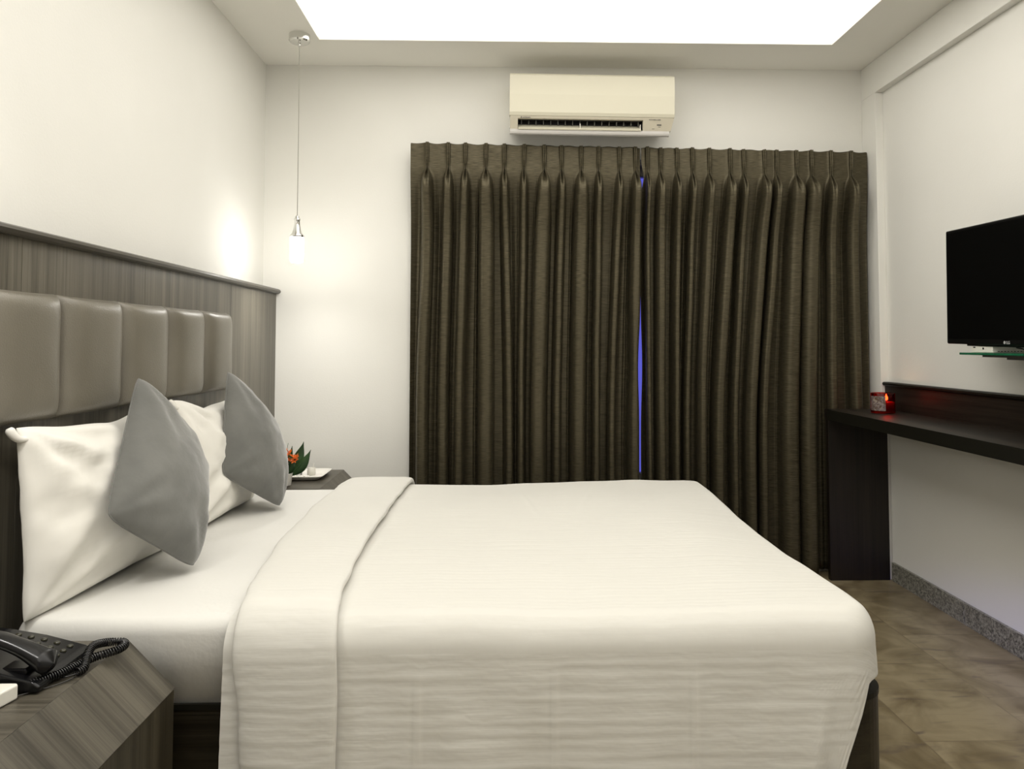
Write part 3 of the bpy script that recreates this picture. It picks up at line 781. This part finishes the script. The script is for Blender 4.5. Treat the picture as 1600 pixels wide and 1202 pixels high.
# ------------------------------------------------------------------ air conditioner
ac = empty('air_conditioner', (.45, 3.9, 2.37), 'cream wall-mounted air conditioner above the curtains', 'air conditioner')
def aircon():
    yb, yf = YB, 3.795; x0, x1 = .035, .865; zt_, zb_ = 2.536, 2.240
    cream = simple('cream_plastic', (.60, .57, .45), .35); taupe = simple('taupe_plastic', (.50, .46, .36), .3)
    silver = simple('silver_lip', (.60, .58, .55), .25, 0.0); dark = simple('vent_dark', (.012, .011, .010), .5)
    # back body
    extrude('rear_body', [(yb-.001, zt_-.006), (yf+.03, zt_-.002), (yf+.03, zb_+.12), (yf+.085, zb_+.075), (yb-.03, zb_+.062), (yb-.001, zb_+.07)], 'x', x0+.004, x1-.004, cream, ac)
    # curved front cover
    pr = [(yf+.03, zt_), (yf+.010, zt_-.002), (yf+.001, zt_-.012), (yf-.003, zt_-.11), (yf-.001, zt_-.20), (yf+.004, zt_-.216), (yf+.03, zt_-.218)]
    extrude('front_cover', pr, 'x', x0, x1, cream, ac, bev=.0)
    # band below with opening
    def band(name, pts, mat, xa, xb):
        return extrude(name, pts, 'x', xa, xb, mat, ac)
    zc_ = zt_-.217
    xo0, xo1 = x0+.042, x0+.672
    def sl(z): return yf+.004+ (zc_-z)*.28
    bm = bmesh.new()
    def quadslab(xa, xb, za, zb2, xs=0):
        v = []
        for (x, z) in ((xa, za), (xb, za), (xb - xs, zb2), (xa, zb2)):
            v.append(bm.verts.new((x, sl(z), z)))
        w2 = [bm.verts.new((q.co.x, q.co.y+.02, q.co.z)) for q in v]
        bm.faces.new(v); bm.faces.new(w2[::-1])
        for i in range(4): bm.faces.new((v[i], w2[i], w2[(i+1) % 4], v[(i+1) % 4]))
    z1, z2, z3 = zc_-.0005, zc_-.013, zc_-.064
    quadslab(x0+.004, x1-.004, z1, z2); quadslab(x0+.004, xo0, z2, z3); quadslab(xo1, x1-.004, z2, z3, .012)
    frombm('lower_band', bm, taupe, ac)
    # bottom lip, curving back under
    zl = z3
    prl = [(sl(zl), zl), (sl(zl)+.002, zl-.012), (sl(zl)+.006, zl-.020), (sl(zl)+.014, zl-.0245), (sl(zl)+.022, zl-.0235), (yb-.01, zl+.045), (yb-.01, zl+.055), (sl(zl)+.03, zl-.004)]
    o = extrude('bottom_lip', prl, 'x', x0+.002, x1-.022, silver, ac)
    # end caps of the lip, swept back
    box('vent_cavity', (xo0-.001, yf+.075, z3-.004), (xo1+.001, yf+.080, z2+.004), dark, ac)
    throat = boxes('vent_throat', [((xo0, yf+.026, z2), (xo1, yf+.076, z2+.003)), ((xo0-.003, yf+.026, z3), (xo0, yf+.076, z2)), ((xo1, yf+.026, z3), (xo1+.003, yf+.076, z2))], dark, ac)
    n = 17
    for k in range(n):
        x = xo0 + (k+.5)*(xo1-xo0)/n
        box('vane', (x-.001, yf+.035, z2-.022), (x+.001, yf+.060, z2-.001), simple('vane_grey', (.16, .155, .13), .5) if k == 0 else bpy.data.materials['vane_grey'], throat)
    # louvre flap, tilted
    fl_ = extrude('flap', [(yf+.058, z2-.020), (yf+.060, z2-.018), (yf+.022, z3+.000), (yf+.018, z3-.002), (yf+.016, z3+.002)], 'x', xo0+.002, xo1-.008, cream, ac)
    for x in ((xo0+xo1)/2, xo1-.010): box('flap_bracket', (x-.0015, yf+.026, z3+.004), (x+.0015, yf+.056, z2-.018), M['white'], ac)
    box('display_window', (x1-.087, sl(zc_-.036)-.001, zc_-.037), (x1-.064, sl(zc_-.036)+.006, zc_-.024), dark, ac)
    rot = Matrix.Rotation(R(90-15), 3, 'X')
    text('maker_lettering', 'DAIKIN', (x0+.066, sl(zc_-.007)-.0010, zc_-.0105), rot, .0100, M['print'], ac, bold=.0004, sx=1.15)
    mesh('maker_emblem', [(x0+.054, sl(zc_-.012)-.001, zc_-.0105), (x0+.063, sl(zc_-.012)-.001, zc_-.0105), (x0+.060, sl(zc_-.004)-.001, zc_-.003)], [(0, 1, 2)], M['print'], ac, False)
    text('model_lettering', 'INVERTER', (x1-.128, sl(zc_-.010)-.0010, zc_-.0125), rot, .0115, M['print'], ac, bold=.0004, sx=1.15)
    boxes('indicator_marks', [((x1-.080, sl(zc_-.043)-.0005, zc_-.0450), (x1-.068, sl(zc_-.051)+.004, zc_-.0435)), ((x1-.110, sl(zc_-.053)-.0005, zc_-.0545), (x1-.098, sl(zc_-.061)+.004, zc_-.0530))], M['print'], ac)
aircon()
ac.rotation_euler = (0, R(.55), 0)

# ------------------------------------------------------------------ curtains
def pxx(u, y): return ((u - 785) / 1200.0) * y * 1.0 + 0.0
def curtain(tops, bots, x0t, x1t, x0b, x1b, wb, name, label, seed, gapfun=None, ztl=2.21, ztr=2.195):
    yh = 3.915                    # header plane
    rows = []
    zs = [0, .010, .03, .06, .09, .112, .122, .135, .150, .17, .20, .235, .28, .34, .42, .52, .64, .78, .92, 1.06, 1.2, 1.35, 1.5, 1.65, 1.8, 1.95, 2.08, 2.17]
    n = len(tops); vs = []; fs = []; rl = None
    for dz in zs:
        tt = sstep(.12, 1.5, dz)*.85 + .15*min(1, dz/2.1)
        if dz < .12: tt = 0
        xa = x0t + (x0b-x0t)*tt; xb = x1t + (x1b-x1t)*tt
        if gapfun: xa, xb = gapfun(dz, xa, xb)
        cs = [a + (b-a)*tt for a, b in zip(tops, bots)]
        pin = 1 - sstep(.118, .215, dz)                      # pinched
        op = sstep(.13, .5, dz)
        prof = []
        # back positions between pleats
        mids = [xa] + [(a+b)/2 for a, b in zip(cs, cs[1:])] + [xb]
        for i, c in enumerate(cs):
            w_ = wb[i]*.5
            w_ = .0075*pin + w_*(1-pin)*(.80+.20*op)
            if .110 < dz < .15: w_ = .006
            amp = (.024 if dz < .12 else .020)*pin + (1-pin)*(.092 + .012*math.sin(i*2.3+seed))
            if .110 < dz < .15: amp = .016
            back = 3.925 + .056*op
            lm, rm = mids[i], mids[i+1]
            w_ = min(w_, (c-lm)*.86, (rm-c)*.86)
            ybk = back + .006*math.sin(i*1.7+seed)*op
            f = ybk - amp
            j = .004*noise.noise(Vector((i*3.1+seed, dz*2.2, 1)))
            sk = .2*w_*math.sin(i*4.7+seed)*op          # skewed fold
            # an extra low fold in the valley
            vf = max(0, .008+.014*math.sin(i*3.9+seed*2))*op
            prof += [Vector((lm, ybk - (0 if i else (.02*op)), 0)), Vector((lm + (c-w_-lm)*.35, ybk - vf*.6, 0)), Vector((lm + (c-w_-lm)*.75, ybk - .001, 0)),
                     Vector((c-w_*.98+j, ybk - amp*.30, 0)), Vector((c-w_*1.02+sk+j, f + amp*.35, 0)), Vector((c-w_*.62+sk+j, f + amp*.06, 0)),
                     Vector((c + sk*1.2+j, f + (.005 if dz < .12 else 0) + .034*math.exp(-((dz-.155)/.042)**2)*(dz > .12), 0)),
                     Vector((c+w_*.62+sk+j, f + amp*.04, 0)), Vector((c+w_*1.02+sk+j, f + amp*.36, 0)), Vector((c+w_*.96+j, ybk - amp*.28, 0)),
                     Vector((c+w_ + (rm-c-w_)*.3, ybk, 0))]
        prof.append(Vector((xb, 3.93 + .02*op, 0)))
        line = crom(prof, 4)
        for p in line:
            fx = (p.x - x0t)/(x1t-x0t)
            z = (ztl + (ztr-ztl)*fx) - dz*(1.0)
            if dz == 0: z += .004*math.sin(p.x*60) * .6
            if dz < .115: p.y += .003*noise.noise(Vector((p.x*20, dz*18, seed)))
            z = max(z, .02)
            vs.append((p.x, min(p.y, 3.985), z))
        m_ = len(line)
        if rl is not None: pass
        rl = m_
    for r in range(len(zs)-1):
        for k in range(rl-1):
            a = r*rl+k; fs.append((a, a+1, a+rl+1, a+rl))
    o = mesh(name, vs, fs, M['curtain'], None)
    sub = o.modifiers.new('s', 'SUBSURF'); sub.levels = 1; sub.render_levels = 1
    so = o.modifiers.new('t', 'SOLIDIFY'); so.thickness = .0018
    tag(o, label, 'curtain')
    # header band seam
    return o
def X(u, y=3.9):     # image column -> x at depth y (measured once, from the camera calibration)
    t = (u - 816.45)/1200.0
    a = math.tan(R(1.5) + math.atan(t))
    return a*y
lt = [666, 699, 726, 759, 788, 819, 851, 878, 909, 937, 970, 996]
lb = [657, 692, 718, 758, 795, 814, 842, 869, 902, 931, 955, 989]
lw = [17, 15, 13, 22, 12, 9, 22, 11, 20, 10, 10, 15]
rt = [1014, 1035, 1061, 1086, 1112, 1145, 1166, 1199, 1219, 1250, 1274, 1305, 1337]
rb = [1015, 1032, 1055, 1073, 1096, 1121, 1147, 1172, 1192, 1234, 1262, 1303, 1340]
rw = [7, 13, 9, 9, 12, 16, 10, 15, 12, 24, 22, 14, 15]
def gl(dz, a, b):
    return a, b - .010*math.exp(-((dz-.145)/.035)**2)*0 - .016*math.exp(-((dz-1.13)/.17)**2)
def gr(dz, a, b):
    return a + .013*math.exp(-((dz-.155)/.045)**2) + .010*math.exp(-((dz-1.13)/.17)**2), b
px2m = 3.9/1200
curtain([X(u) for u in lt], [X(u) for u in lb], X(639), X(1003), X(638), X(1000), [q*px2m*1.02 for q in lw], 'curtain',
        'olive-brown pinch-pleated curtain, left panel below the air conditioner', 1.3, gl, 2.212, 2.195)
curtain([X(u) for u in rt], [X(u) for u in rb], X(1005), X(1364), X(1003), X(1364), [q*px2m*1.02 for q in rw], 'curtain',
        'olive-brown pinch-pleated curtain, right panel reaching behind the desk', 4.1, gr, 2.195, 2.178)
tk = empty('curtain_track', (.7, 3.97, 2.17), 'slim white curtain track fixed behind the pleated curtain tops', 'curtain track')
box('track_rail', (-.46, 3.962, 2.140), (1.90, 3.985, 2.155), M['white'], tk)
for x in (-.4, .35, 1.1, 1.8): box('wall_bracket', (x-.01, 3.975, 2.130), (x+.01, 4.0, 2.165), M['white'], tk)

# ------------------------------------------------------------------ desk shelf
dk = empty('wall_desk', (1.8, 2.5, 0), 'dark woodgrain shelf desk along the right wall with end panel', 'desk')
dx0 = 1.632
box('desktop', (dx0+.004, 0.9, .800), (XW-.001, 3.842, .849), M['dy'], dk)
box('front_edge', (dx0, 0.9, .798), (dx0+.004, 3.842, .8495), M['edge'], dk)
box('desk_end', (dx0, 3.842, .798), (XR-.002, 3.868, .849), M['dy'], dk)
box('backsplash', (XW-.022, .9, .849), (XW-.001, 3.846, .968), M['dy'], dk)
extrude('backsplash_cap', [(XW-.001, .968), (XW-.028, .968), (XW-.034, .974), (XW-.034, .982), (XW-.028, .987), (XW-.001, .987)], 'y', .9, 3.848, M['edge'], dk)
box('end_panel', (dx0+.004, 3.838, 0), (XW-.018, 3.866, .798), M['dz'], dk, bev=.001)
box('end_panel', (dx0+.004, .92, 0), (XW-.018, .95, .798), M['dz'], dk, bev=.001)

# ------------------------------------------------------------------ candle
cn = empty('candle_jar', (1.815, 3.64, .8495), 'dark red glass candle jar with a lit wick, on the desk', 'candle')
cp = (1.818, 3.64, .8495)
M['redglass'] = thinglass('red_glass', (.78, .13, .07), .02)
lathe('jar', [(.001, 0), (.052, 0), (.054, .004), (.054, .094), (.0515, .095), (.0505, .008), (.001, .006)], cp, M['redglass'], cn, 48)
wax = simple('red_wax', (.45, .04, .02), .5, Subsurface_Weight=.3)
lathe('wax', [(.001, .0065), (.0502, .0085), (.0505, .052), (.046, .054), (.001, .052)], cp, wax, cn, 40)
lathe('flame', [(.0005, 0), (.0068, .007), (.0075, .013), (.003, .025), (.0003, .032)], (cp[0]+.004, cp[1]-.026, cp[2]+.060), emis('flame', (1.0, .62, .32), 60), cn, 14)
tube('wick', [(cp[0]+.004, cp[1]-.026, cp[2]+.050), (cp[0]+.004, cp[1]-.026, cp[2]+.061)], .001, M['print'], cn, 5)
def candle_label():
    vs = []; fs = []; uv = []; n = 20; r = .0546
    for j in (0, 1):
        for k in range(n+1):
            a = R(176 + (256-176)*k/n); vs.append((cp[0]+r*math.cos(a), cp[1]+r*math.sin(a), cp[2]+.013 + .068*j)); uv.append((k/n, j))
    for k in range(n): fs.append((k, k+1, n+2+k, n+1+k))
    m, nt, b = newmat('label_print')
    u_ = N(nt, 'ShaderNodeUVMap'); u_.uv_map = 'UVMap'
    no = N(nt, 'ShaderNodeTexNoise'); no.inputs['Scale'].default_value = 4.5; no.inputs['Detail'].default_value = 3; no.inputs['Distortion'].default_value = 1.2
    nt.links.new(u_.outputs[0], no.inputs[0])
    cr = N(nt, 'ShaderNodeValToRGB'); e = cr.color_ramp.elements
    e[0].position = .38; e[0].color = (.09, .05, .015, 1); e[1].position = .62; e[1].color = (.30, .25, .20, 1)
    x = e.new(.5); x.color = (.17, .13, .14, 1)
    nt.links.new(no.outputs[0], cr.inputs[0]); nt.links.new(cr.outputs[0], b.inputs['Base Color'])
    mesh('paper_label', vs, fs, m, cn, True, uv)
candle_label()

# ------------------------------------------------------------------ television
tv = empty('television', (1.78, 2.66, 1.40), 'black flat television mounted on the right wall', 'television')
def tvset():
    ang = R(1.0)
    # built flat: local a = along y, b = up ; then rolled slightly
    yc, zc, hw, hh = 2.640, 1.3965, .365, .2235; xs = 1.765
    rot = Matrix.Translation((0, yc, zc)) @ Matrix.Rotation(R(1.0), 4, 'X') @ Matrix.Translation((0, -yc, -zc))
    parts = []
    bm = bmesh.new(); addbox(bm, (xs, yc-hw, zc-hh), (xs+.030, yc+hw, zc+hh), .006, 3)
    parts.append(frombm('casing', bm, M['bezel'], tv))
    parts.append(box('screen', (xs-.0012, yc-hw+.012, zc-hh+.020), (xs+.001, yc+hw-.012, zc+hh-.012), M['screen'], tv))
    parts.append(box('rear_housing', (xs+.03, yc-.22, zc-.14), (xs+.065, yc+.22, zc+.12), M['bezel'], tv, .008))
    parts.append(box('speaker_bar', (xs+.004, yc-.24, zc-hh-.006), (xs+.026, yc+.24, zc-hh+.001), M['bezel'], tv, .002))
    lr = Matrix(((0, 0, -1), (-1, 0, 0), (0, 1, 0)))     # text x -> -y, text y -> z, normal -> -x
    parts.append(text('brand_lettering', 'LG', (xs-.001, yc+.002, zc-hh+.005), lr, .015, M['silverprint'], tv, bold=.0002))
    n = 18; vs = [(xs-.0012, yc+.012+.0058*math.cos(2*math.pi*k/n), zc-hh+.0102+.0058*math.sin(2*math.pi*k/n)) for k in range(n)]
    parts.append(mesh('round_emblem', vs, [tuple(range(n))], M['silverprint'], tv, False))
    for o in parts: o.data.transform(rot)
    boxes('wall_mount', [((xs+.065, yc-.06, zc-.05), (XW-.02, yc-.03, zc+.03)), ((XW-.02, yc-.1, zc-.12), (XW-.001, yc+.1, zc+.1))], M['bezel'], tv, bev=.003)
tvset()
gs = empty('glass_shelf', (1.85, 2.65, 1.14), 'small green-edged glass shelf under the television', 'shelf')
M['greenglass'] = simple('green_glass', (0.02, 0.16, 0.075), 0.08, Transmission_Weight=0.35, IOR=1.5)
box('glass_plate', (1.735, 2.42, 1.138), (XW-.001, 2.878, 1.146), M['greenglass'], gs, .0015)
boxes('bracket', [((1.775, 2.46, 1.130), (XW-.001, 2.80, 1.1375)), ((1.80, 2.5, 1.122), (XW-.001, 2.70, 1.130)), ((1.9, 2.54, 1.108), (XW-.001, 2.62, 1.122))], M['print'], gs)
st = empty('set_top_box', (1.83, 2.8, 1.146), 'flat white set-top box with ports on the glass shelf', 'set-top box')
box('case', (1.772, 2.735, 1.1463), (1.93, 2.862, 1.1690), M['white'], st, .002)
box('port', (1.7712, 2.836, 1.164), (1.773, 2.848, 1.168), M['black'], st)
box('port', (1.7712, 2.785, 1.158), (1.773, 2.793, 1.165), M['black'], st)
boxes('vent_slot', [((1.79+k*.012, 2.7340, 1.150), (1.797+k*.012, 2.7355, 1.153)) for k in range(9)], M['print'], st)
cb = tube('cable', crom([(1.86, 2.734, 1.165), (1.855, 2.69, 1.160), (1.83, 2.63, 1.152), (1.80, 2.57, 1.150), (1.83, 2.50, 1.152), (1.86, 2.45, 1.1505)], 10), .003, M['black'], None, 7)
tag(cb, 'black cable curling under the television on the glass shelf', 'cable')
